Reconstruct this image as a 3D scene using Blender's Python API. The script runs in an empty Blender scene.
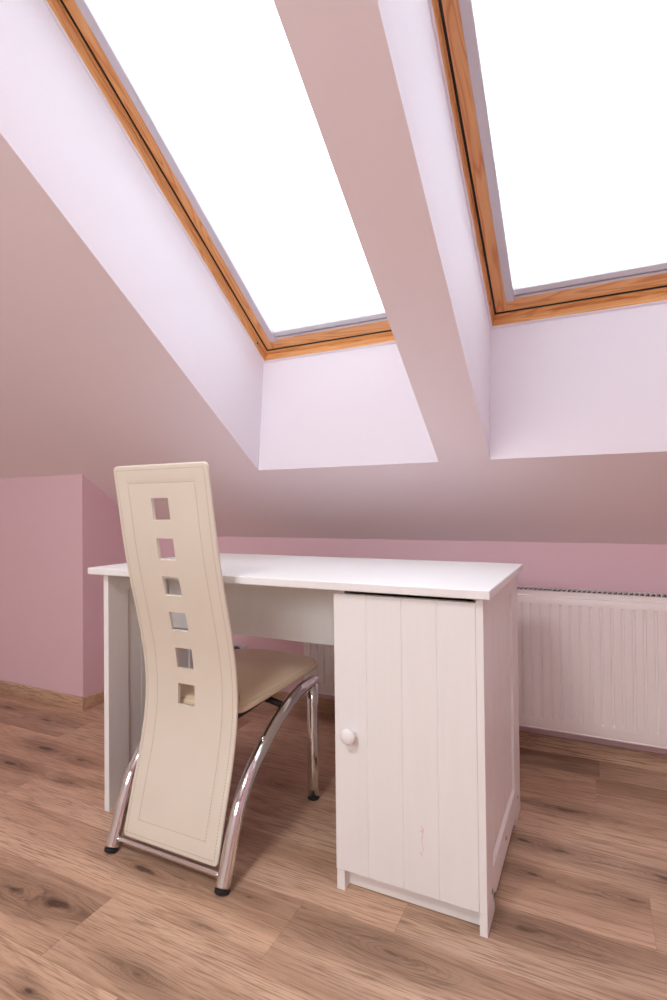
import bpy, bmesh, math, random
import numpy as np
from mathutils import Vector, Matrix
random.seed(7)
SC = bpy.context.scene
COL = SC.collection
V = Vector

# ------------------------------------------------------------------ helpers
def link(name, me, mats, parent=None, smooth=False):
    o = bpy.data.objects.new(name, me)
    COL.objects.link(o)
    for m in (mats if isinstance(mats, (list, tuple)) else [mats]):
        me.materials.append(m)
    if smooth:
        for p in me.polygons:
            p.use_smooth = True
    if parent is not None:
        o.parent = parent
        o.matrix_parent_inverse = parent_world(parent).inverted()
    return o

def parent_world(p):
    m = Matrix.Translation(p.location)
    if p.parent is not None:
        m = parent_world(p.parent) @ p.matrix_parent_inverse @ m
    return m

def empty(name, loc, label, cat, group=None):
    o = bpy.data.objects.new(name, None)
    o.empty_display_size = .1
    COL.objects.link(o)
    o.location = loc
    o['label'] = label
    o['category'] = cat
    if group:
        o['group'] = group
    return o

def structure(o):
    o['kind'] = 'structure'
    return o

class MB:
    """collects faces, ends as one mesh object"""
    def __init__(s):
        s.v, s.f, s.mi, s.sm = [], [], [], []
    def add(s, verts, faces, mi=0, smooth=False):
        b = len(s.v)
        s.v += [tuple(map(float, q)) for q in verts]
        for f in faces:
            s.f.append([b + i for i in f]); s.mi.append(mi); s.sm.append(smooth)
    def box(s, x0, x1, y0, y1, z0, z1, mi=0, xf=None):
        vs = [(x, y, z) for x in (x0, x1) for y in (y0, y1) for z in (z0, z1)]
        if xf: vs = [xf(*q) for q in vs]
        s.add(vs, [(0, 1, 3, 2), (4, 6, 7, 5), (0, 4, 5, 1), (2, 3, 7, 6), (0, 2, 6, 4), (1, 5, 7, 3)], mi)
    def prism(s, poly, axis, a, b, mi=0, smooth=False):
        """poly: 2-D points in the plane normal to axis; extruded a..b"""
        def p3(q, t):
            return {'x': (t, q[0], q[1]), 'y': (q[0], t, q[1]), 'z': (q[0], q[1], t)}[axis]
        n = len(poly)
        vs = [p3(q, a) for q in poly] + [p3(q, b) for q in poly]
        s.add(vs, [tuple(range(n)), tuple(range(2 * n - 1, n - 1, -1))], mi)
        s.add(vs, [(i, (i + 1) % n, n + (i + 1) % n, n + i) for i in range(n)], mi, smooth)
    def sweep(s, pts, rad, n=20, mi=0, cap=True, ref=(1, 0, 0)):
        """tube along pts; rad(i)->(r along ref, r along the other normal); ref is a fixed side vector"""
        rings = []
        P = [V(p) for p in pts]
        ref = V(ref)
        for i, p in enumerate(P):
            t = (P[min(i + 1, len(P) - 1)] - P[max(i - 1, 0)]).normalized()
            a = (ref - t * ref.dot(t)).normalized()
            b = t.cross(a)
            ra, rb = rad(i)
            rings.append([p + a * ra * math.cos(2 * math.pi * k / n) + b * rb * math.sin(2 * math.pi * k / n) for k in range(n)])
        vs = [q for r in rings for q in r]
        fs = [(i * n + k, i * n + (k + 1) % n, (i + 1) * n + (k + 1) % n, (i + 1) * n + k)
              for i in range(len(P) - 1) for k in range(n)]
        s.add(vs, fs, mi, True)
        if cap:
            m = len(vs)
            s.add(rings[0], [tuple(range(n - 1, -1, -1))], mi)
            s.add(rings[-1], [tuple(range(n))], mi)
    def lathe(s, prof, c, axis, n=32, mi=0):
        """prof: (distance along axis, radius)"""
        ax = V(axis).normalized()
        a = ax.orthogonal().normalized(); b = ax.cross(a)
        vs = []
        for d, r in prof:
            for k in range(n):
                t = 2 * math.pi * k / n
                vs.append(V(c) + ax * d + a * r * math.cos(t) + b * r * math.sin(t))
        fs = [(i * n + k, i * n + (k + 1) % n, (i + 1) * n + (k + 1) % n, (i + 1) * n + k)
              for i in range(len(prof) - 1) for k in range(n)]
        s.add(vs, fs, mi, True)
        s.add(vs[:n], [tuple(range(n - 1, -1, -1))], mi, True)
        s.add(vs[-n:], [tuple(range(n))], mi, True)
    def build(s, name, mats, parent=None, bevel=0, seg=2, weld=True, angle=35, kind=None):
        me = bpy.data.meshes.new(name)
        me.from_pydata(s.v, [], s.f)
        me.polygons.foreach_set('material_index', s.mi)
        me.polygons.foreach_set('use_smooth', s.sm)
        bm = bmesh.new(); bm.from_mesh(me)
        if weld:
            bmesh.ops.remove_doubles(bm, verts=bm.verts, dist=1e-5)
        bmesh.ops.recalc_face_normals(bm, faces=bm.faces)
        bm.to_mesh(me); bm.free()
        o = link(name, me, mats, parent)
        if bevel:
            m = o.modifiers.new('bevel', 'BEVEL')
            m.width = bevel; m.segments = seg; m.limit_method = 'ANGLE'; m.angle_limit = math.radians(angle)
            m.harden_normals = False
        if kind: o['kind'] = kind
        return o

def catmull(pts, per=10):
    out = []
    P = [np.array(p, float) for p in pts]
    P = [2 * P[0] - P[1]] + P + [2 * P[-1] - P[-2]]
    for i in range(1, len(P) - 2):
        p0, p1, p2, p3 = P[i - 1:i + 3]
        for k in range(per):
            t = k / per
            out.append(.5 * (2 * p1 + (p2 - p0) * t + (2 * p0 - 5 * p1 + 4 * p2 - p3) * t * t + (3 * p1 - p0 - 3 * p2 + p3) * t ** 3))
    out.append(P[-2])
    return out

# ------------------------------------------------------------------ materials
class NT:
    def __init__(s, name):
        s.m = bpy.data.materials.new(name); s.m.use_nodes = True
        s.t = s.m.node_tree; s.t.nodes.clear()
        s.out = s.n('ShaderNodeOutputMaterial')
    def n(s, typ, **kw):
        nd = s.t.nodes.new(typ)
        for k, v in kw.items():
            if k in nd.inputs and not hasattr(nd, k): nd.inputs[k].default_value = v
            else: setattr(nd, k, v)
        return nd
    def l(s, a, b): s.t.links.new(a, b)
    def math(s, op, a, b=None, clamp=False):
        nd = s.n('ShaderNodeMath', operation=op); nd.use_clamp = clamp
        for i, q in enumerate((a, b)):
            if q is None: continue
            if isinstance(q, (int, float)): nd.inputs[i].default_value = q
            else: s.l(q, nd.inputs[i])
        return nd.outputs[0]
    def mix(s, f, a, b, blend='MIX'):
        nd = s.n('ShaderNodeMix', data_type='RGBA', blend_type=blend)
        for i, q in ((0, f), (6, a), (7, b)):
            if isinstance(q, (int, float)): nd.inputs[i].default_value = q
            elif isinstance(q, tuple): nd.inputs[i].default_value = (*q[:3], 1)
            else: s.l(q, nd.inputs[i])
        return nd.outputs[2]
    def ramp(s, f, stops):
        nd = s.n('ShaderNodeValToRGB')
        e = nd.color_ramp.elements
        while len(e) < len(stops): e.new(.5)
        for q, (p, c) in zip(e, stops):
            q.position = p; q.color = (*c, 1) if isinstance(c, tuple) else (c, c, c, 1)
        s.l(f, nd.inputs[0])
        return nd.outputs[0]
    def noise(s, vec, scale, detail=3, rough=.5, dist=0.0):
        nd = s.n('ShaderNodeTexNoise'); nd.inputs['Scale'].default_value = scale
        nd.inputs['Detail'].default_value = detail; nd.inputs['Roughness'].default_value = rough
        nd.inputs['Distortion'].default_value = dist
        s.l(vec, nd.inputs['Vector'])
        return nd.outputs[0]
    def mapping(s, vec, scale=(1, 1, 1), loc=(0, 0, 0), rot=(0, 0, 0)):
        nd = s.n('ShaderNodeMapping')
        nd.inputs['Scale'].default_value = scale; nd.inputs['Location'].default_value = loc
        nd.inputs['Rotation'].default_value = rot
        s.l(vec, nd.inputs['Vector'])
        return nd.outputs[0]
    def obj(s): return s.n('ShaderNodeTexCoord').outputs['Object']
    def bsdf(s, color, rough=.5, metal=0.0, spec=.5, bump=None, bstr=.1, bdist=.002, coat=0.0):
        b = s.n('ShaderNodeBsdfPrincipled')
        for k, q in (('Base Color', color), ('Roughness', rough), ('Metallic', metal), ('Specular IOR Level', spec), ('Coat Weight', coat)):
            if isinstance(q, tuple): b.inputs[k].default_value = (*q, 1)
            elif isinstance(q, (int, float)): b.inputs[k].default_value = q
            else: s.l(q, b.inputs[k])
        if bump is not None:
            bn = s.n('ShaderNodeBump'); bn.inputs['Strength'].default_value = bstr; bn.inputs['Distance'].default_value = bdist
            s.l(bump, bn.inputs['Height']); s.l(bn.outputs[0], b.inputs['Normal'])
        s.l(b.outputs[0], s.out.inputs[0])
        return s.m

def plaster(name, c, var=.03):
    t = NT(name); o = t.obj()
    n = t.noise(o, 3.0, 4)
    col = t.mix(n, tuple(q * (1 - var) for q in c), tuple(min(1, q * (1 + var)) for q in c))
    fine = t.noise(o, 220, 3)
    return t.bsdf(col, .75, spec=.25, bump=fine, bstr=.12, bdist=.001)

def paint(name, c, rough=.42):
    t = NT(name); o = t.obj()
    n = t.noise(t.mapping(o, (30, 30, 2)), 2.0, 5, .6)
    col = t.mix(n, tuple(q * .96 for q in c), tuple(min(1, q * 1.02) for q in c))
    return t.bsdf(col, rough, spec=.4, bump=n, bstr=.08, bdist=.001)

def plain(name, c, rough=.5, metal=0.0, spec=.5):
    t = NT(name); o = t.obj()
    n = t.noise(o, 60, 3)
    col = t.mix(n, tuple(q * .97 for q in c), tuple(min(1, q * 1.03) for q in c))
    return t.bsdf(col, rough, metal, spec)

M = {}
M['wall'] = plaster('pink_wall_paint', (.75, .53, .59))
M['ceiling'] = plaster('pale_pink_ceiling_paint', (.87, .765, .80), .015)
M['lining'] = plaster('lilac_lining_paint', (.79, .735, .79), .015)
M['room'] = plaster('cream_wall_paint', (.80, .77, .73))
M['white'] = paint('white_painted_wood', (.865, .87, .87))
M['radiator'] = plain('white_radiator_enamel', (.82, .77, .755), .35)
M['dark'] = plain('slot_shade_black', (.03, .03, .032), 1.0, 0.0, .05)  # near-black colour stands in for the shade deep in the radiator slots
M['chrome'] = plain('polished_chrome', (.88, .89, .92), .07, 1.0)
M['steel'] = plain('dull_screw_metal', (.45, .47, .52), .3, .9)
M['rubber'] = plain('black_rubber', (.012, .012, .012), .6)
M['blackmetal'] = plain('black_support_metal', (.03, .028, .027), .4, .3)
M['alu'] = plain('grey_anodised_aluminium', (.60, .58, .63), .4, .2)
M['socket'] = plain('silver_socket_plastic', (.62, .63, .68), .3, .4)
M['socketdark'] = plain('dark_socket_plastic', (.05, .05, .06), .4)
M['stitch'] = plain('tan_thread', (.52, .42, .29), .8)

def leather(name, c):
    t = NT(name); o = t.obj()
    n = t.noise(o, 9, 4)
    col = t.mix(n, tuple(q * .95 for q in c), tuple(min(1, q * 1.04) for q in c))
    v = t.n('ShaderNodeTexVoronoi'); v.inputs['Scale'].default_value = 420; t.l(o, v.inputs['Vector'])
    return t.bsdf(col, .42, spec=.4, bump=v.outputs['Distance'], bstr=.10, bdist=.0006)
M['leather'] = leather('cream_leather', (.735, .685, .59))
M['seatleather'] = leather('shaded_cream_leather', (.72, .59, .42))  # the backrest's leather again, with the seat's shade put into its colour

def pine(name, ax):
    """ax = 0: grain along X, 1: grain along local slope"""
    t = NT(name); o = t.obj()
    th = math.atan(.6889)
    r = t.n('ShaderNodeVectorRotate', rotation_type='X_AXIS'); r.inputs['Angle'].default_value = th
    t.l(o, r.inputs['Vector'])
    vec = r.outputs[0]
    sc = (1.5, 16, 16) if ax == 0 else (16, 1.5, 16)
    m = t.mapping(vec, sc)
    w = t.n('ShaderNodeTexNoise'); w.inputs['Scale'].default_value = .9; w.inputs['Detail'].default_value = 2
    t.l(m, w.inputs['Vector'])
    rings = t.math('FRACT', t.math('MULTIPLY', w.outputs[0], 15.0))
    c = t.ramp(rings, [(0, (.78, .40, .16)), (.55, (.84, .48, .22)), (.85, (.62, .26, .09)), (1, (.78, .40, .16))])
    fine = t.noise(t.mapping(vec, (3, 160, 160) if ax == 0 else (160, 3, 160)), 1.0, 3)
    col = t.mix(t.math('MULTIPLY', fine, .30), c, (.56, .25, .085))
    return t.bsdf(col, .35, spec=.45, coat=.1)
M['pine_x'] = pine('varnished_pine_across', 0)
M['pine_s'] = pine('varnished_pine_along', 1)

# knots of the boards in view: floor x, y and size
KNOTS = [(-1.334, .873, 1.2), (-1.174, .885, 1.3), (-1.082, 1.066, .9), (-.865, .819, .6), (-.827, .976, .35), (-.409, 1.089, 1.0),
         (-.777, 1.097, .35), (-.157, 1.283, 1.0), (.064, 1.481, .8), (-.158, 1.478, .7), (.139, 1.605, .7), (-.104, 1.833, 1.0),
         (-.206, 1.618, .8), (-.105, 1.609, .9), (-2.571, 1.66, .9), (-2.246, 1.633, 1.0), (-1.981, 1.437, 1.0), (-1.776, 1.425, .8),
         (-1.997, 1.297, .9), (-1.718, 1.295, .7), (-1.632, 1.079, 1.0), (-1.364, 1.07, 1.1), (-.989, 1.587, .6), (-1.018, .701, .4)]
def laminate(name, plank=True):
    t = NT(name)
    o = t.obj()
    near = None
    if plank:
        at = t.n('ShaderNodeAttribute', attribute_name='plank')
        wob = t.n('ShaderNodeTexNoise'); wob.inputs['Scale'].default_value = 9; wob.inputs['Detail'].default_value = 3
        t.l(o, wob.inputs['Vector'])
        wv = t.n('ShaderNodeVectorMath', operation='MULTIPLY_ADD')
        t.l(wob.outputs['Color'], wv.inputs[0]); wv.inputs[1].default_value = (.05, .030, 0); t.l(o, wv.inputs[2])
        shift = None
        for nm in ('knot_a', 'knot_b', 'knot_c'):
            ka = t.n('ShaderNodeAttribute', attribute_name=nm)
            sb = t.n('ShaderNodeVectorMath', operation='SUBTRACT'); t.l(wv.outputs[0], sb.inputs[0]); t.l(ka.outputs['Vector'], sb.inputs[1])
            fl = t.n('ShaderNodeVectorMath', operation='MULTIPLY'); t.l(sb.outputs[0], fl.inputs[0]); fl.inputs[1].default_value = (1 / .105, 1 / .026, 0)
            ln = t.n('ShaderNodeVectorMath', operation='LENGTH'); t.l(fl.outputs[0], ln.inputs[0])
            d = t.math('DIVIDE', ln.outputs['Value'], ka.outputs['Alpha'])
            w = t.math('POWER', 2.718, t.math('MULTIPLY', t.math('MULTIPLY', d, d), -.45))
            sp_ = t.n('ShaderNodeSeparateXYZ'); t.l(sb.outputs[0], sp_.inputs[0])
            c = t.math('MULTIPLY', sp_.outputs[1], w)
            shift = c if shift is None else t.math('ADD', shift, c)
            near = d if near is None else t.math('MINIMUM', near, d)
        cx = t.n('ShaderNodeCombineXYZ'); t.l(t.math('MULTIPLY', shift, -.8), cx.inputs[1])
        ad = t.n('ShaderNodeVectorMath', operation='ADD'); t.l(o, ad.inputs[0]); t.l(cx.outputs[0], ad.inputs[1])
        off = t.n('ShaderNodeVectorMath', operation='MULTIPLY_ADD')
        t.l(at.outputs['Color'], off.inputs[0]); off.inputs[1].default_value = (37, 23, 11); t.l(ad.outputs[0], off.inputs[2])
        vec = off.outputs[0]
        rnd = t.n('ShaderNodeSeparateColor'); t.l(at.outputs['Color'], rnd.inputs[0]); rv = rnd.outputs[0]
    else:
        vec = o; rv = None
    # broad soft light and dark drifts along the board
    n1 = t.noise(t.mapping(vec, (.9, 7, 7)), 1.0, 3, .5, .4)
    # cathedral figure: contour lines of a slow field
    n5 = t.noise(t.mapping(vec, (.7, 6.0, 6.0), (2, 7, 3)), 1.0, 1.5, .4, .2)
    cont = t.ramp(t.math('FRACT', t.math('MULTIPLY', n5, 24.0)), [(0, .0), (.55, .10), (.88, .75), (1, .0)])
    # fine pores and thin fibres
    n2 = t.noise(t.mapping(vec, (10, 300, 300)), 1.0, 3, .6)
    n3 = t.noise(t.mapping(vec, (2.6, 62, 62)), 1.0, 4, .6, .3)
    base = t.ramp(n1, [(.28, (.37, .235, .155)), (.44, (.52, .335, .225)), (.58, (.63, .425, .295)), (.74, (.72, .51, .37))])
    base = t.mix(t.math('MULTIPLY', cont, t.ramp(n3, [(.35, .55), (.6, .2)])), base, (.29, .165, .105))
    base = t.mix(t.ramp(n2, [(.36, .80), (.50, 0.0)]), base, (.25, .145, .095))
    base = t.mix(t.ramp(n3, [(.30, .45), (.46, 0.0)]), base, (.30, .175, .115))
    # dark cracks that follow the grain, thickest round the knots
    n4 = t.noise(t.mapping(vec, (1.5, 22, 22), (3, 5, 1)), 1.0, 4, .6, .3)
    crack = t.ramp(t.math('ABSOLUTE', t.math('SUBTRACT', n4, .5)), [(0, 1.0), (.012, .4), (.035, 0.0)])
    gate = t.math('MULTIPLY', t.ramp(t.noise(t.mapping(vec, (1.3, 3.5, 3.5), (9, 2, 4)), 1.0, 2), [(.56, 0.0), (.68, 1.0)]), .5)
    if near is not None:
        gate = t.math('MAXIMUM', gate, t.ramp(t.math('MULTIPLY', near, .3), [(.15, 1.0), (.8, 0.0)]))
    base = t.mix(t.math('MULTIPLY', t.math('MULTIPLY', crack, gate), .8), base, (.085, .045, .03))
    if near is not None:
        d = t.math('ADD', near, t.math('MULTIPLY', t.math('SUBTRACT', n3, .5), 1.3))
        base = t.mix(t.ramp(t.math('MULTIPLY', d, .4), [(.0, .62), (.35, .38), (1, 0.0)]), base, (.19, .11, .07))
        base = t.mix(t.ramp(d, [(.05, .9), (.32, 0.0)]), base, (.06, .032, .022))
        rk = t.math('MULTIPLY', t.ramp(t.math('FRACT', t.math('MULTIPLY', near, 4.5)), [(.3, 0.0), (.5, .5), (.7, 0.0)]), t.ramp(t.math('MULTIPLY', near, .4), [(.1, 1.0), (.8, 0.0)]))
        base = t.mix(rk, base, (.17, .095, .06))
    if rv is not None:
        base = t.mix(1.0, base, t.ramp(rv, [(0, .86), (1, 1.10)]), 'MULTIPLY')
    return t.bsdf(base, .42, spec=.4, bump=n2, bstr=.12, bdist=.0008)
M['floor'] = laminate('oak_laminate')
M['skirting'] = laminate('oak_skirting', False)

def blind_cloth():
    t = NT('white_sheer_blind_cloth'); o = t.obj()
    w = t.noise(o, 900, 2)
    tr = t.n('ShaderNodeBsdfTransparent'); tr.inputs[0].default_value = (.97, .97, .98, 1)
    tl = t.n('ShaderNodeBsdfTranslucent'); t.l(t.mix(w, (.90, .90, .91), (.94, .94, .95)), tl.inputs[0])
    mx = t.n('ShaderNodeMixShader'); mx.inputs[0].default_value = .5
    t.l(tr.outputs[0], mx.inputs[1]); t.l(tl.outputs[0], mx.inputs[2])
    t.l(mx.outputs[0], t.out.inputs[0])
    return t.m
M['blind'] = blind_cloth()

def glass():
    t = NT('window_glass')
    tr = t.n('ShaderNodeBsdfTransparent'); tr.inputs[0].default_value = (.96, .97, .97, 1)
    gl = t.n('ShaderNodeBsdfGlossy'); gl.inputs['Roughness'].default_value = .02
    fr = t.n('ShaderNodeFresnel'); fr.inputs[0].default_value = 1.45
    mx = t.n('ShaderNodeMixShader')
    t.l(fr.outputs[0], mx.inputs[0]); t.l(tr.outputs[0], mx.inputs[1]); t.l(gl.outputs[0], mx.inputs[2])
    t.l(mx.outputs[0], t.out.inputs[0])
    return t.m
M['glass'] = glass()

def door_paint():
    """white paint with the small pink crayon smear low on the third board"""
    t = NT('white_door_paint'); o = t.obj()
    n = t.noise(t.mapping(o, (40, 40, 2)), 2.0, 5, .6)
    col = t.mix(n, (.83, .835, .835), (.88, .885, .88))
    sep = t.n('ShaderNodeSeparateXYZ'); t.l(o, sep.inputs[0])
    x, z = sep.outputs[0], sep.outputs[2]
    wob = t.math('MULTIPLY', t.math('SUBTRACT', t.noise(o, 90, 3), .5), .022)
    dx = t.math('ABSOLUTE', t.math('ADD', t.math('SUBTRACT', x, -.374), wob))
    dz = t.math('ABSOLUTE', t.math('SUBTRACT', z, .175))
    line = t.math('MULTIPLY', t.math('LESS_THAN', dx, .0016), t.math('LESS_THAN', dz, .035))
    line = t.math('MULTIPLY', line, t.math('GREATER_THAN', t.noise(o, 70, 2), .47))
    col = t.mix(t.math('MULTIPLY', line, .45), col, (.80, .38, .48))
    return t.bsdf(col, .42, spec=.4, bump=n, bstr=.06, bdist=.001)
M['door'] = door_paint()

# ------------------------------------------------------------------ room frame of reference
YW, HK, SL = 2.2441, .8038, .6889           # knee wall plane, its height, roof slope
TH = math.atan(SL)
SV = V((0, -math.cos(TH), math.sin(TH)))    # up the slope
NV = V((0, math.sin(TH), math.cos(TH)))     # outwards through the roof
def zc(y): return HK + SL * (YW - y)
UY = 1.8143                                  # lower edge of the window recesses
EB = .009
P0 = V((0, 1.85231, 1.55029)) - SV * EB                # lower edge of the window frames
DN = (P0 - V((0, YW, HK))).dot(NV)
WLEN = 1.60                                  # window length along the slope
PT = P0 + SV * WLEN
YT = YW - (PT.z - HK) / SL                   # head of the recess, level lining
XL, XR, XF, XB = -3.30, 1.55, -2.40, None
WX = [(-1.2187, -.4832), (-.3126, .5074)]
YFL = -.40                                   # where the slope meets the flat ceiling
ZFL = zc(YFL)

# ceiling: thick roof slope with two openings, plus the flat part behind the camera
def make_ceiling():
    b = MB()
    xs = [XL - .1, WX[0][0], WX[0][1], WX[1][0], WX[1][1], XR + .1]
    inner = [V((0, YW + .14, zc(YW + .14))), V((0, UY, zc(UY))), V((0, YT, zc(YT))), V((0, YFL, ZFL))]
    k = (YW + .14 - P0.y) / math.cos(TH)
    outer = [P0 - SV * k, P0, PT, V((0, YFL, ZFL)) + NV * DN]
    hole = lambda i, j: j == 1 and i in (1, 3)
    for side in (inner, outer):
        for i in range(5):
            for j in range(3):
                if hole(i, j): continue
                a, c = side[j], side[j + 1]
                b.add([(xs[i], a.y, a.z), (xs[i + 1], a.y, a.z), (xs[i + 1], c.y, c.z), (xs[i], c.y, c.z)], [(0, 1, 2, 3)])
    for i in (1, 3):
        q = [(inner[1], outer[1]), (inner[2], outer[2])]
        for a, c in q:
            b.add([(xs[i], a.y, a.z), (xs[i + 1], a.y, a.z), (xs[i + 1], c.y, c.z), (xs[i], c.y, c.z)], [(0, 1, 2, 3)], 1)
        for x in (xs[i], xs[i + 1]):
            b.add([(x, p.y, p.z) for p in (inner[1], inner[2], outer[2], outer[1])], [(0, 1, 2, 3)], 1)
    for x in (xs[0], xs[-1]):
        for j in range(3):
            b.add([(x, p.y, p.z) for p in (inner[j], inner[j + 1], outer[j + 1], outer[j])], [(0, 1, 2, 3)])
    a, c = inner[0], outer[0]
    b.add([(xs[0], a.y, a.z), (xs[-1], a.y, a.z), (xs[-1], c.y, c.z), (xs[0], c.y, c.z)], [(0, 1, 2, 3)])
    b.box(xs[0], xs[-1], XF - .1, YFL + .0, ZFL, ZFL + .45)
    return structure(b.build('ceiling', [M['ceiling'], M['lining']], weld=True))
make_ceiling()

# floor: separate boards in one mesh
def make_floor():
    b = MB(); cols = []; knots = []
    rows = {2.0: -.017, 1.81: -.62, 1.62: -2.04, 1.43: .10, 1.24: -.42, 1.05: -.648, .86: -1.08}
    PW, PL, g = .19, 1.38, .0007
    edge = 2.097
    k0 = int(math.ceil((XF - .1 - edge) / PW)) - 1
    for k in range(k0, 2):
        y0, y1 = edge + (k) * PW, edge + (k + 1) * PW
        mid = round((y0 + y1) / 2, 2)
        jx = next((v for q, v in rows.items() if abs(q - mid) < .05), random.uniform(0, PL))
        x = jx - PL * math.ceil((jx - XL + .1) / PL)
        while x < XR + .1:
            xa, xb = max(x, XL - .1), min(x + PL, XR + .1)
            ya, yb = max(y0, XF - .1), min(y1, YW + .1)
            if xb > xa and yb > ya:
                b.add([(xa, ya, -.001), (xb, ya, -.001), (xb, yb, -.001), (xa, yb, -.001),
                       (xa + g, ya + g, 0), (xb - g, ya + g, 0), (xb - g, yb - g, 0), (xa + g, yb - g, 0)],
                      [(4, 5, 6, 7), (0, 1, 5, 4), (1, 2, 6, 5), (2, 3, 7, 6), (3, 0, 4, 7)])
                c = (random.random(), random.random(), random.random(), 1)
                cols += [c] * 5
                ks = [(kx + .025, ky + .015, 0, ksz) for kx, ky, ksz in KNOTS if xa <= kx < xb and ya <= ky < yb][:3]
                if not ks and y1 < .75:
                    ks = [(random.uniform(xa, xb), random.uniform(ya, yb), 0, random.uniform(.4, 1.1))]
                ks += [(50, 50, 0, 1)] * (3 - len(ks))
                knots += [ks] * 5
            x += PL
    b.add([(XL - .1, XF - .1, -.06), (XR + .1, XF - .1, -.06), (XR + .1, YW + .1, -.06), (XL - .1, YW + .1, -.06)], [(3, 2, 1, 0)])
    cols.append((.5, .5, .5, 1)); knots.append([(50, 50, 0, 1)] * 3)
    o = b.build('floor', M['floor'], weld=False)
    me = o.data
    at = me.attributes.new('plank', 'FLOAT_COLOR', 'CORNER')
    data = []
    for p, c in zip(me.polygons, cols):
        data += list(c) * p.loop_total
    at.data.foreach_set('color', data)
    for q, nm in enumerate(('knot_a', 'knot_b', 'knot_c')):
        at = me.attributes.new(nm, 'FLOAT_COLOR', 'CORNER')
        data = []
        for p, k in zip(me.polygons, knots):
            data += list(k[q]) * p.loop_total
        at.data.foreach_set('color', data)
    return structure(o)
make_floor()

# walls
BX, BY = -2.2044, 1.7878                     # boxed-in corner on the left
b = MB(); b.box(BX - .05, XR + .1, YW, YW + .12, -.05, zc(YW + .12) + .08 + .05); structure(b.build('wall_back', M['wall']))
b = MB(); b.prism([(BY, -.05), (YW + .12, -.05), (YW + .12, zc(YW + .12) + .05), (BY, zc(BY) + .03)], 'x', XL - .05, BX); structure(b.build('wall_left', M['wall']))
b = MB(); b.prism([(XF - .1, -.05), (BY + .3, -.05), (BY + .3, zc(BY + .3)), (YFL, ZFL + .05), (XF - .1, ZFL + .05)], 'x', XL - .1, XL); structure(b.build('wall_far_left', M['room']))
b = MB(); b.prism([(XF - .1, -.05), (YW + .1, -.05), (YW + .1, zc(YW + .1)), (YFL, ZFL + .05), (XF - .1, ZFL + .05)], 'x', XR, XR + .1); structure(b.build('wall_right', M['wall']))
GX0, GX1, GZ0, GZ1 = -1.9, .5, 1.4, 2.5    # wide window behind the camera
b = MB()
b.box(XL - .1, GX0, XF - .1, XF, -.05, ZFL + .05); b.box(GX1, XR + .1, XF - .1, XF, -.05, ZFL + .05)
b.box(GX0, GX1, XF - .1, XF, GZ1, ZFL + .05); b.box(GX0, GX1, XF - .1, XF, -.05, GZ0)
structure(b.build('wall_front', M['room']))
w3 = MB(); w = .07
for x0, x1 in ((GX0, GX0 + w), (-.75 - w / 2, -.75 + w / 2), (GX1 - w, GX1)): w3.box(x0, x1, XF - .09, XF - .01, GZ0, GZ1)
for z0, z1 in ((GZ0, GZ0 + w), (GZ1 - w, GZ1)): w3.box(GX0, GX1, XF - .088, XF - .012, z0, z1)
w3 = structure(w3.build('window_3', M['white']))
b = MB(); b.box(GX0 + .02, GX1 - .02, XF - .055, XF - .05, GZ0 + .02, GZ1 - .02); b.build('pane', M['glass'], w3)

# skirting boards
b = MB(); b.prism([(YW - .015, 0), (YW + .002, 0), (YW + .002, .06), (YW - .011, .06), (YW - .015, .056)], 'x', BX + .014, XR)
structure(b.build('baseboard_back', M['skirting'], bevel=.001))
b = MB(); b.prism([(BY - .015, 0), (BY + .002, 0), (BY + .002, .06), (BY - .011, .06), (BY - .015, .056)], 'x', XL, BX + .015)
b.prism([(BX + .015, 0), (BX - .002, 0), (BX - .002, .06), (BX + .011, .06), (BX + .015, .056)], 'y', BY - .015, YW)
structure(b.build('baseboard_left', M['skirting'], bevel=.001))

# ------------------------------------------------------------------ roof windows
def sp(x, s, d):
    """room point: x across, s up the slope from the lower frame edge, d outwards from the frame plane"""
    q = P0 + SV * s + NV * d
    return (x, q.y, q.z)

def sbox(mb, x0, x1, s0, s1, d0, d1, mi=0):
    mb.box(x0, x1, s0, s1, d0, d1, mi, xf=sp)

def ring(mb, X0, X1, a, c, d0, d1, ea=EB, ec=EB):
    """a = outer inset, c = inner inset; rails (mat 0, grain across) and stiles (mat 1)"""
    sbox(mb, X0 + a, X1 - a, a + ea, c + ec, d0, d1, 0)
    sbox(mb, X0 + a, X1 - a, WLEN - c, WLEN - a, d0, d1, 0)
    sbox(mb, X0 + a, X0 + c, c + ec, WLEN - c, d0, d1, 1)
    sbox(mb, X1 - c, X1 - a, c + ec, WLEN - c, d0, d1, 1)

def stiled(mb, X0, X1, a, c, d0, d1):
    """ring whose stiles run full height past the lower rail, like the sashes"""
    sbox(mb, X0 + a, X0 + c, a + EB, WLEN - a, d0, d1, 1)
    sbox(mb, X1 - c, X1 - a, a + EB, WLEN - a, d0, d1, 1)
    sbox(mb, X0 + c, X1 - c, a + EB, c + .007 + EB, d0, d1, 0)
    sbox(mb, X0 + c, X1 - c, WLEN - c, WLEN - a, d0, d1, 0)

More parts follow.
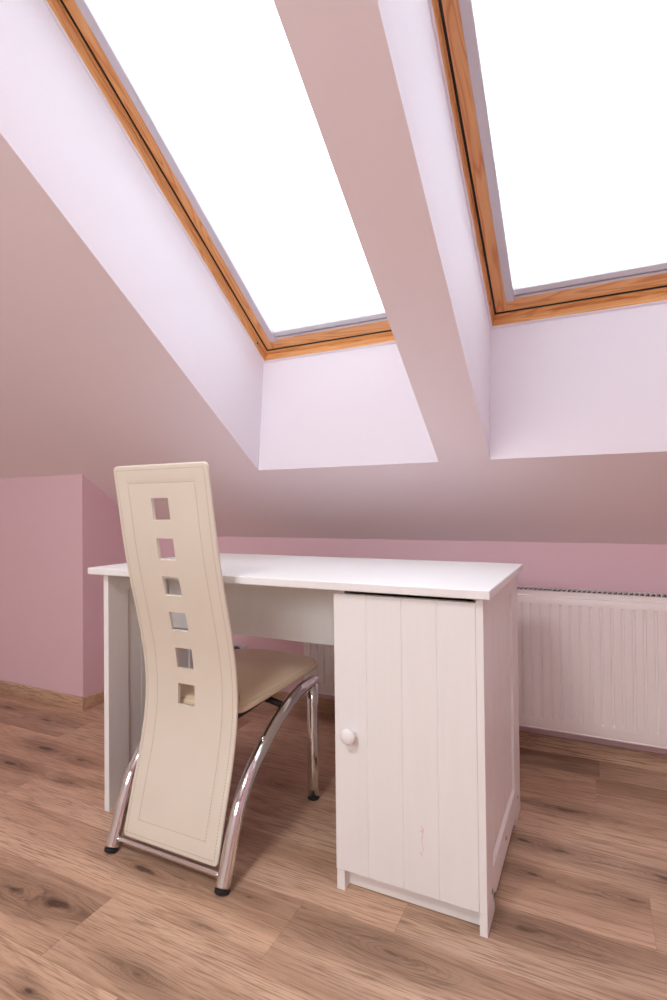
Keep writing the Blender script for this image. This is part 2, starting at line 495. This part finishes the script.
def make_window(idx, X0, X1, which):
    f = MB()
    ring(f, X0, X1, -.055, .009, .0, .12, 0, 0)
    ring(f, X0, X1, .009, .013, .034, .12, 0, EB)
    ring(f, X0, X1, .013, .042, .084, .12)       # rebate behind the sash
    fr = structure(f.build(f'window_{idx}', [M['pine_x'], M['pine_s']], weld=False, bevel=.0012))
    s = MB(); ring(s, X0, X1, .0125, .0205, .0405, .0835)
    s.build('gasket', M['rubber'], fr, weld=False)
    s = MB(); ring(s, X0, X1, -.003, .007, -.0030, .001, 0, 0)
    s.build('sealing_strip', M['lining'], fr, weld=False, bevel=.001)
    s = MB(); stiled(s, X0, X1, .0195, .056, .040, .080)
    sash = s.build('sash', [M['pine_x'], M['pine_s']], fr, weld=False, bevel=.0015)
    g = MB(); sbox(g, X0 + .05, X1 - .05, .05, WLEN - .05, .070, .076)
    g.build('pane', M['glass'], sash)
    c = MB()
    c.lathe([(0, .0072), (.0012, .0070)], sp(X0 + .009, .084, .017), (1, 0, 0), 20, 0)
    c.lathe([(.0012, .0045), (.0016, .0043)], sp(X0 + .009, .084, .017), (1, 0, 0), 16, 1)
    c.build('screw_cap', [M['steel'], M['rubber']], fr)
    # the blind fixed in the sash is a thing of its own
    bl = empty('roller_blind', sp((X0 + X1) / 2, .064, .05),
               f'white roller blind pulled all the way down in the {which} sloping roof window', 'blind', None)
    k = MB(); sbox(k, X0 + .078, X1 - .078, .092, WLEN - .075, .0555, .0563)
    k.build('blind_cloth', M['blind'], bl)
    for xa, xb in ((X0 + .0555, X0 + .083), (X1 - .083, X1 - .0555)):
        k = MB(); sbox(k, xa, xb, .066, WLEN - .06, .034, .058)
        k.build('side_channel', M['alu'], bl, bevel=.002)
    k = MB()
    prof = [(.0715, .040), (.079, .040), (.0805, .050), (.0835, .050), (.085, .039), (.1015, .044), (.1015, .062), (.0715, .062)]
    n = len(prof)
    vs = [sp(X0 + .0835, *p) for p in prof] + [sp(X1 - .0835, *p) for p in prof]
    k.add(vs, [tuple(range(n)), tuple(range(2 * n - 1, n - 1, -1))] + [(i, (i + 1) % n, n + (i + 1) % n, n + i) for i in range(n)])
    k.build('bottom_bar', M['alu'], bl)
    k = MB(); sbox(k, X0 + .0835, X1 - .0835, WLEN - .12, WLEN - .06, .030, .064)
    k.build('head_box', M['alu'], bl, bevel=.004)
make_window(1, *WX[0], 'left')
make_window(2, *WX[1], 'right')

# ------------------------------------------------------------------ desk
DX0, DX1, DY0, DY1, DZ = -1.4505, -.2100, 1.1937, 1.783, .7661
DB = .7449
desk = empty('desk', ((DX0 + DX1) / 2, (DY0 + DY1) / 2, 0),
             'white painted wooden desk with one cupboard, standing before the pink knee wall', 'desk')
b = MB(); b.box(DX0, DX1, DY0, DY1, DB, DZ)
b.build('desktop', M['white'], desk, bevel=.003, seg=3)

def side_panel(x0, x1, yr, notch=False, screws=()):
    yf, yb = 1.2187, DY1 - .002
    ys = 1.30
    b = MB()
    yfu = 1.2365 if notch else yf
    rec = .0055 if x1 - x0 > .018 else .0068
    # front and rear stile with feet
    b.box(x0, x1, yfu, ys, .05, DB)
    b.prism([(yf, 0), (1.313, 0), (1.313, .020), (1.317, .025), (1.33, .0275), (ys, .05), (yf, .05)], 'x', x0, x1)
    b.box(x0, x1, yr, yb, .05, DB)
    b.prism([(1.682, 0), (yb, 0), (yb, .05), (yr, .05), (1.66, .0275), (1.677, .025), (1.682, .020)], 'x', x0, x1)
    # rails (the lower one with a sloped upper edge)
    b.box(x0, x1, ys, yr, .690, DB)
    c = .007
    b.prism([(x0 + rec + .0005, .116), (x0, .106), (x0, .0275), (x1, .0275), (x1, .106), (x1 - rec - .0005, .116)], 'y', ys, yr)
    # boards of the recessed field, V-grooved
    n = 5; g = .0022
    xa, xb = x0 + rec, x1 - rec
    w = (yr - ys) / n
    for i in range(n):
        a, e = ys + i * w, ys + (i + 1) * w
        b.prism([(xa + g, a), (xa, a + g), (xa, e - g), (xa + g, e), (xb - g, e), (xb, e - g), (xb, a + g), (xb - g, a)], 'z', .110, .695)
    o = b.build('side_panel', M['white'], desk, weld=False, bevel=.0012, seg=2, angle=50)
    for (y, z) in screws:
        s = MB(); s.lathe([(-.004, .0062), (.0008, .0062), (.0014, .005)], (x1, y, z), (1, 0, 0), 18, 0)
        s.lathe([(.0012, .0022), (.0016, .0022)], (x1, y, z), (1, 0, 0), 6, 1)
        s.build('screw_cap', [M['steel'], M['rubber']], o)
    return o
side_panel(-1.408, -1.3874, 1.595)
side_panel(-.5947, -.5742, 1.664, notch=True)
side_panel(-.2459, -.2292, 1.664, screws=((1.279, .064), (1.49, .069), (1.724, .064)))
b = MB(); b.box(-1.3880, -.5942, 1.487, 1.503, .5257, DB + .0005); b.build('modesty_panel', M['white'], desk, bevel=.001)
b = MB(); b.box(-.5745, -.2456, 1.246, 1.262, .002, .062); b.build('plinth', M['white'], desk, bevel=.001)
b = MB(); b.box(-.5745, -.2456, 1.2465, 1.770, .062, .078); b.build('cupboard_floor', M['white'], desk)
b = MB(); b.box(-.5745, -.2456, 1.766, 1.776, .03, DB + .0005); b.build('cupboard_back', M['white'], desk)
# door with three grooves
b = MB()
e = [-.5957, -.508, -.419, -.334, -.2461]
y0, y1, g = 1.2165, 1.2355, .0016
poly = []
for i in range(4):
    poly += [(e[i] + (g if i else 0), y0), (e[i + 1] - (g if i < 3 else 0), y0)]
    if i < 3: poly.append((e[i + 1], y0 + .0028))
poly += [(e[4], y1), (e[0], y1)]
b.prism(poly, 'z', .0515, .7329)
door = b.build('cupboard_door', M['door'], desk, bevel=.0012, angle=60)
b = MB()
b.lathe([(0, .0105), (.002, .0105), (.004, .0085), (.010, .0075), (.013, .0105), (.0155, .0165), (.019, .0192), (.0235, .0192), (.027, .017), (.030, .012), (.0315, .006), (.032, .001)],
        (-.5515, y0, .392), (0, -1, 0), 40)
b.build('knob', M['white'], door)

# ------------------------------------------------------------------ chair
CX = -1.0375
chair = empty('dining_chair', (CX, 1.33, 0),
              'cream leather high-back chair with square cut-outs and chrome legs, pushed under the desk', 'chair')
prof = [(1.084, 0.0), (1.095, .048), (1.111, .103), (1.142, .206), (1.166, .316), (1.179, .39), (1.1825, .45), (1.181, .49), (1.174, .539),
        (1.152, .633), (1.119, .771), (1.104, .849), (1.091, .925), (1.079, .989), (1.067, 1.063), (1.06, 1.1)]
PC = np.polyfit([p[1] for p in prof], [p[0] for p in prof], 7)
def by(z): return float(np.polyval(PC, z))
def bn(z):
    d = float(np.polyval(np.polyder(PC), z)); n = V((0, 1, -d)); return n.normalized()
HOLES = [(.919, .978), (.8115, .870), (.711, .765), (.6105, .664), (.501, .5605), (.400, .4575)]
HX = (-1.0705, -1.0115)
X0, X1, Z0, Z1, TK = -1.196, -.869, .045, 1.0665, .009
def edges(lo, hi, fixed, step):
    pts = sorted([lo, hi] + list(fixed)); out = []
    for a, c in zip(pts, pts[1:]):
        n = max(1, int(round((c - a) / step)))
        out += [a + (c - a) * i / n for i in range(n)]
    return out + [hi]
def fine(lo, hi): return [lo + .0006, lo + .0016, lo + .003, lo + .0042, lo + .0060, lo + .010, hi - .0006, hi - .0016, hi - .003, hi - .0042, hi - .0060, hi - .010,
                          lo + .045, lo + .048, lo + .051, hi - .045, hi - .048, hi - .051]
def backrest():
    xs = edges(X0, X1, list(HX) + fine(X0, X1), .008)
    zs = edges(Z0, Z1, [q for h in HOLES for q in h] + fine(Z0, Z1), .008)
    R = .016; r = .0042
    def place(x, z):
        # rounded outline corners
        cx, cz = min(max(x, X0 + R), X1 - R), min(max(z, Z0 + R), Z1 - R)
        u, w = (x - cx) / R, (z - cz) / R
        px, pz = x, z
        if u and w:
            px, pz = cx + R * u * math.sqrt(1 - w * w / 2), cz + R * w * math.sqrt(1 - u * u / 2)
        d = min(x - X0, X1 - x, z - Z0, Z1 - z)
        off = 0
        if d < r: off = r * (1 - math.sqrt(max(0, 1 - (1 - d / r) ** 2)))
        if d > .048: off += .0002
        off += .0004 * max(0, 1 - abs(d - .048) / .0035)
        off -= .0012 * math.sin(math.pi * min(1, d / .048)) if d < .048 else 0
        return px, pz, off
    b = MB(); nx, nz = len(xs), len(zs)
    vs = []
    for side in (0, 1):
        for z in zs:
            for x in xs:
                px, pz, off = place(x, z)
                n = bn(pz); base = V((px, by(pz), pz))
                vs.append(base + n * (off if side == 0 else TK - off))
    idx = lambda s, i, j: s * nx * nz + j * nx + i
    hole = lambda i, j: HX[0] - 1e-6 < (xs[i] + xs[i + 1]) / 2 < HX[1] and any(a < (zs[j] + zs[j + 1]) / 2 < c for a, c in HOLES)
    fs = []; fw = []
    for j in range(nz - 1):
        for i in range(nx - 1):
            if not hole(i, j):
                fs.append((idx(0, i, j), idx(0, i + 1, j), idx(0, i + 1, j + 1), idx(0, i, j + 1)))
                fs.append((idx(1, i, j + 1), idx(1, i + 1, j + 1), idx(1, i + 1, j), idx(1, i, j)))
            else:
                for (di, dj, a, c) in ((-1, 0, (i, j), (i, j + 1)), (1, 0, (i + 1, j + 1), (i + 1, j)), (0, -1, (i + 1, j), (i, j)), (0, 1, (i, j + 1), (i + 1, j + 1))):
                    if not hole(i + di, j + dj):
                        fw.append((idx(0, *a), idx(0, *c), idx(1, *c), idx(1, *a)))
    rim = [(i, 0) for i in range(nx)] + [(nx - 1, j) for j in range(1, nz)] + [(i, nz - 1) for i in range(nx - 2, -1, -1)] + [(0, j) for j in range(nz - 2, 0, -1)]
    for a, c in zip(rim, rim[1:] + rim[:1]):
        fs.append((idx(0, *a), idx(1, *a), idx(1, *c), idx(0, *c)))
    b.add(vs, fs, 0, True)
    nb = len(b.f)
    for f in fw: b.f.append(list(f)); b.mi.append(0); b.sm.append(False)
    o = b.build('backrest', M['leather'], chair, weld=False)
    # cut-out edges stay crisp
    bm = bmesh.new(); bm.from_mesh(o.data)
    for e_ in bm.edges:
        if len(e_.link_faces) == 2 and e_.calc_face_angle(0) > math.radians(50): e_.smooth = False
    bm.to_mesh(o.data); bm.free()
    # stitching: dashes along two lines on the rear face and one on the front
    s = MB()
    def dash(xa, za, xb, zb, off, face):
        q = []
        for x, z in ((xa, za), (xb, zb)):
            n = bn(z); p = V((x, by(z), z)); q.append(p + n * (off if face == 0 else TK - off))
        t = (q[1] - q[0]).normalized(); n = bn((za + zb) / 2); sd = t.cross(n).normalized() * .0008
        nn = n * (-.0008 if face == 0 else .0008)
        vs = [q[0] + sd, q[0] - sd, q[1] - sd, q[1] + sd]
        vs = vs + [v + nn for v in vs]
        s.add(vs, [(0, 3, 2, 1), (4, 5, 6, 7), (0, 1, 5, 4), (1, 2, 6, 5), (2, 3, 7, 6), (3, 0, 4, 7)])
    def line(d, off, face):
        L = .0045; G = .0075
        z = Z0 + d
        while z + L < Z1 - d:
            for x in (X0 + d, X1 - d): dash(x, z, x, z + L, off, face)
            z += G
        x = X0 + d
        while x + L < X1 - d:
            for z in (Z0 + d, Z1 - d): dash(x, z, x + L, z, off, face)
            x += G
    line(.048, .0006, 0); line(.0125, -.0006, 0); line(.048, .0006, 1)
    s.build('stitching', M['stitch'], o, weld=False)
backrest()

# arched tubes: rear leg that sweeps up and forward over the straight front leg
ARCH = [(1.0866, .012), (1.107, .062), (1.130, .122), (1.163, .187), (1.213, .243), (1.278, .289), (1.34, .326), (1.405, .353), (1.48, .373), (1.545, .379), (1.574, .379)]
for x in (-.8457, -1.2263):
    pts = [(x, p[0], p[1]) for p in catmull(ARCH, 10)]
    n0 = len(pts)
    last = V(pts[-1])
    for k in range(1, 7):                     # rounded nose
        a = k / 6 * math.pi / 2 * .97
        pts.append(tuple(last + V((0, .012 * math.sin(a), 0))))
    def rad(i):
        f = min(1, i / (n0 - 1))
        ra, rb = .0184, .0184 - .002 * max(0, (f - .8) / .2)
        if i >= n0:
            c = math.cos((i - n0 + 1) / 6 * math.pi / 2 * .97)
            return ra * max(c, .05), rb * max(.35 + .65 * c, .05)
        return ra, rb
    b = MB(); b.sweep(pts, rad, 28)
    leg = b.build('rear_leg', M['chrome'], chair)
    t = (V(pts[3]) - V(pts[0])).normalized()
    b = MB(); b.lathe([(-.0125, .0165), (-.0115, .0186), (-.004, .0190), (-.003, .0186)], pts[0], t, 28)
    # level underside of the rubber cap
    o = b.build('foot_cap', M['rubber'], leg)
    for v in o.data.vertices:
        if v.co.z < .0: v.co.z = 0.0
    bo = MB(); q = V((x, 1.283, .292)) + V((0, -.011, .0135))
    bo.lathe([(-.004, .006), (.0055, .006), (.0075, .004)], q, (0, -.62, .78), 16)
    bo.build('glint_stud', M['chrome'], leg)  # chrome stud added to imitate a break in the tube's reflection
    b = MB(); b.sweep([(x, 1.5625, z) for z in (.005, .10, .20, .30, .376)], lambda i: (.0184, .0184), 28)
    leg = b.build('front_leg', M['chrome'], chair)
    b = MB(); b.lathe([(0, .0180), (.001, .0190), (.007, .0190), (.008, .0180)], (x, 1.5625, 0), (0, 0, 1), 28)
    b.build('foot_cap', M['rubber'], leg)
b = MB(); b.sweep([(-1.2263, 1.093, .034), (-1.19, 1.093, .034), (-1.03, 1.093, .034), (-.87, 1.093, .034), (-.8457, 1.093, .034)], lambda i: (.0062, .0062), 16, ref=(0, 1, 0))
b.build('lower_crossbar', M['chrome'], chair)
# supports under the seat
b = MB()
b.sweep([(-1.2263, 1.40, .352), (-1.13, 1.40, .372), (-.95, 1.40, .372), (-.8457, 1.40, .352)], lambda i: (.010, .010), 14, ref=(0, 1, 0))
b.build('seat_crossbar', M['blackmetal'], chair)
for x in (-.905, -1.166):
    b = MB(); b.prism([(1.195, .368), (1.58, .386), (1.58, .4095), (1.195, .388)], 'x', x - .012, x + .012); b.build('seat_rail', M['blackmetal'], chair, bevel=.003)

# seat pad
def seat():
    half = [(.0, 1.204), (.10, 1.204), (.138, 1.206), (.158, 1.215), (.1675, 1.24), (.172, 1.30), (.180, 1.42), (.1885, 1.54), (.1905, 1.585), (.187, 1.612), (.170, 1.637), (.13, 1.660), (.07, 1.677), (0, 1.682)]
    cur = [tuple(p) for p in catmull(half, 6)]
    out = [(x, y) for x, y in cur] + [(-x, y) for x, y in cur[-2:0:-1]]
    n = len(out); cy = 1.44
    def ring_(inset, z):
        r = []
        for i in range(n):
            p, q = V(out[i - 1]), V(out[(i + 1) % n]); t = (q - p).normalized(); nn = V((-t.y, t.x))
            x, y = V(out[i]) + nn * inset
            r.append((CX + x, y, z - .014 + (y - 1.2) * .055))
        return r
    def scale_(f, z):
        return [(CX + x * f, cy + (y - cy) * f, z - .014 + (cy + (y - cy) * f - 1.2) * .055) for x, y in out]
    rings = [scale_(.6, .4015), scale_(.93, .4015), ring_(.004, .4025), ring_(.0012, .4042), ring_(0, .4068), ring_(.0005, .4098), ring_(.002, .4108), ring_(.0018, .4122),
             ring_(.005, .4160), ring_(.012, .4205), ring_(.022, .4245), ring_(.036, .4285), scale_(.72, .4335), scale_(.5, .4360), scale_(.25, .4370)]
    b = MB(); vs = [q for r in rings for q in r]
    fs = [(k * n + i, k * n + (i + 1) % n, (k + 1) * n + (i + 1) % n, (k + 1) * n + i) for k in range(len(rings) - 1) for i in range(n)]
    b.add(vs, fs, 0, True)
    b.add(rings[0], [tuple(range(n))], 0); b.add(rings[-1], [tuple(range(n))], 0, True)
    o = b.build('seat', M['seatleather'], chair)
    s = MB(); R_ = ring_(.0085, .4190)
    L = 0
    for i in range(n):
        a, c = V(R_[i]), V(R_[(i + 1) % n]); d = (c - a).length
        k = max(1, int(d / .008))
        for j in range(k):
            p, q = a.lerp(c, j / k), a.lerp(c, (j + .6) / k)
            if (q - p).length < .001: continue
            s.sweep([p, q], lambda i: (.0008, .0008), 5, ref=(0, 0, 1))
    s.build('stitching', M['stitch'], o, weld=False)
seat()

# ------------------------------------------------------------------ radiator
RY, RYB, RX0, RX1, RZ0, RZ1 = 2.115, 2.212, -1.190, .44, .124, .6215
rad_ = empty('radiator', ((RX0 + RX1) / 2, RYB, RZ0), 'white ribbed panel radiator hung low on the pink knee wall beside the desk', 'radiator')
def rad_front():
    pitch = .0331; gx = [-.2565 + pitch * k for k in range(-40, 40)]
    gx = [q for q in gx if RX0 + .03 < q < RX1 - .03]
    hw = .0034
    xs = [RX0 + .002, RX0 + .006]; dep = [0, 0]
    for q in gx:
        xs += [q - hw - .0014, q - hw, q, q + hw, q + hw + .0014]; dep += [0, 1, 1, 1, 0]
    xs += [RX1 - .006, RX1 - .002]; dep += [0, 0]
    zs = [(RZ0, 0, .008), (RZ0 + .003, 0, .002), (RZ0 + .007, 0, 0), (RZ0 + .010, 0, .0018), (RZ0 + .014, 0, .0005), (.172, 0, 0), (.1745, 1, 0), (.40, 1, 0), (.584, 1, 0), (.5865, 0, 0),
          (RZ1 - .013, 0, 0), (RZ1 - .010, 0, .0012), (RZ1 - .007, 0, 0), (RZ1 - .003, 0, .002), (RZ1, 0, .008)]
    b = MB(); vs = []
    for z, g, o in zs:
        for x, d in zip(xs, dep): vs.append((x, RY + o + .0062 * d * g, z))
    n = len(xs)
    b.add(vs, [(j * n + i, j * n + i + 1, (j + 1) * n + i + 1, (j + 1) * n + i) for j in range(len(zs) - 1) for i in range(n - 1)], 0, True)
    # rear of the water panel
    b.box(RX0 + .002, RX1 - .002, RY + .008, RY + .013, RZ0, RZ1 - .001)
    o = b.build('front_panel', M['radiator'], rad_, weld=False)
    bm = bmesh.new(); bm.from_mesh(o.data)
    for e_ in bm.edges:
        if len(e_.link_faces) == 2 and e_.calc_face_angle(0) > math.radians(40): e_.smooth = False
    bm.to_mesh(o.data); bm.free()
rad_front()
b = MB(); b.box(RX0 + .01, RX1 - .01, RYB - .012, RYB, RZ0 + .01, RZ1 + .0118); b.build('rear_panel', M['radiator'], rad_)
b = MB()
x = RX0 + .02
while x < RX1 - .02:
    b.box(x, x + .0012, RY + .014, RYB - .013, RZ0 + .03, RZ1 + .0118); x += .0083
b.box(RX0 + .01, RX1 - .01, RY + .030, RYB - .03, RZ0 + .02, RZ1 + .009)  # black block filling the slots with painted shade
b.build('fins_and_slot_shade', M['dark'], rad_, weld=False, kind='stuff')
for xa in (RX0, RX1 - .003):
    b = MB(); b.box(xa, xa + .003, RY + .003, RYB - .001, RZ0 + .001, RZ1 + .0135); b.build('side_cover', M['radiator'], rad_, bevel=.001)
b = MB()                                        # slotted grille on top
GZ = RZ1 + .0125
b.box(RX0 + .003, RX1 - .003, RY + .004, RY + .014, GZ, GZ + .001)
b.box(RX0 + .003, RX1 - .003, RY + .004, RY + .0055, RZ1 - .004, GZ + .001)
b.box(RX0 + .003, RX1 - .003, RYB - .008, RYB - .001, GZ, GZ + .001)
x = RX0 + .006
while x < RX1 - .03:
    sk = .010
    b.prism([(x, RY + .012), (x + .0050, RY + .012), (x + .0050 + sk, RYB - .006), (x + sk, RYB - .006)], 'z', GZ + .0001, GZ + .0011)
    x += .01655
b.build('top_grille', M['radiator'], rad_, weld=False)
for xa in (-.95, .2):
    b = MB(); b.box(xa, xa + .03, RYB - .004, YW - .0012, .20, .54); b.build('hanging_bracket', M['radiator'], rad_)

# ------------------------------------------------------------------ socket on the knee wall
so = empty('wall_socket', (-1.6305, YW, .221), 'small silver-grey power socket on the pink knee wall, half hidden behind the chair', 'socket')
b = MB(); b.box(-1.674, -1.587, YW - .009, YW, .178, .264); b.build('faceplate', M['socket'], so, bevel=.003)
b = MB()
b.lathe([(0, .030), (.0035, .030), (.0035, .0235), (.0008, .0215), (.0006, .001)], (-1.6405, YW - .009, .224), (0, -1, 0), 36)
b.build('socket_well', M['socketdark'], so)
b = MB()
for dx in (-.0095, .0095): b.lathe([(0, .003), (.0012, .003)], (-1.6405 + dx, YW - .0096, .224), (0, -1, 0), 12)
b.build('contact_hole', M['steel'], so)

# ------------------------------------------------------------------ light
W = bpy.data.worlds.new('overcast_sky'); SC.world = W; W.use_nodes = True
nt = W.node_tree; nt.nodes.clear()
bg = nt.nodes.new('ShaderNodeBackground'); ow = nt.nodes.new('ShaderNodeOutputWorld')
bg.inputs[0].default_value = (.90, .95, 1.0, 1); bg.inputs[1].default_value = 8.2
nt.links.new(bg.outputs[0], ow.inputs[0])
def portal(name, loc, z_axis, x_axis, sx, sy):
    l = bpy.data.lights.new(name, 'AREA'); l.shape = 'RECTANGLE'; l.size, l.size_y = sx, sy
    l.cycles.is_portal = True
    o = bpy.data.objects.new(name, l); COL.objects.link(o)
    z = V(z_axis).normalized(); x = V(x_axis).normalized(); y = z.cross(x)
    o.matrix_world = Matrix(((x.x, y.x, z.x, loc[0]), (x.y, y.y, z.y, loc[1]), (x.z, y.z, z.z, loc[2]), (0, 0, 0, 1)))
for i, (a, c) in enumerate(WX):
    portal('skylight_portal', sp((a + c) / 2, WLEN / 2, .13), NV, (1, 0, 0), c - a, WLEN)
portal('window_portal', ((GX0 + GX1) / 2, XF - .12, (GZ0 + GZ1) / 2), (0, -1, 0), (1, 0, 0), GX1 - GX0, GZ1 - GZ0)

# unseen area light behind the camera, added to brighten the near floor
ll = bpy.data.lights.new('unseen_fill_light', 'AREA'); ll.shape = 'DISK'; ll.size = .55; ll.energy = 35; ll.color = (1, .985, .97)
lo = bpy.data.objects.new('unseen_fill_light', ll); COL.objects.link(lo); lo.location = (-.75, -.75, ZFL - .03)

# ------------------------------------------------------------------ camera
yaw, pitch, roll, FPX = .4537, .0128, -.0103, 539.6959
fw = V((-math.sin(yaw) * math.cos(pitch), math.cos(yaw) * math.cos(pitch), math.sin(pitch)))
rt = V((math.cos(yaw), math.sin(yaw), 0)); up = rt.cross(fw)
r2 = rt * math.cos(roll) + up * math.sin(roll); u2 = up * math.cos(roll) - rt * math.sin(roll)
cam = bpy.data.cameras.new('camera'); co = bpy.data.objects.new('camera', cam); COL.objects.link(co)
cam.sensor_fit = 'VERTICAL'; cam.sensor_height = 36; cam.sensor_width = 24; cam.lens = FPX * 36 / 1000
cam.clip_start = .02
co.matrix_world = Matrix(((r2.x, u2.x, -fw.x, 0), (r2.y, u2.y, -fw.y, 0), (r2.z, u2.z, -fw.z, .95), (0, 0, 0, 1)))
SC.camera = co

vs_ = SC.view_settings
vs_.view_transform = 'Standard'; vs_.look = 'None'; vs_.gamma = 1.0; vs_.use_curve_mapping = False
vs_.exposure = 0.0
cy = SC.cycles
cy.max_bounces = 14; cy.diffuse_bounces = 8; cy.transparent_max_bounces = 16; cy.transmission_bounces = 8
cy.use_denoising = True
cy.sample_clamp_indirect = 6
cy.caustics_reflective = False; cy.caustics_refractive = False
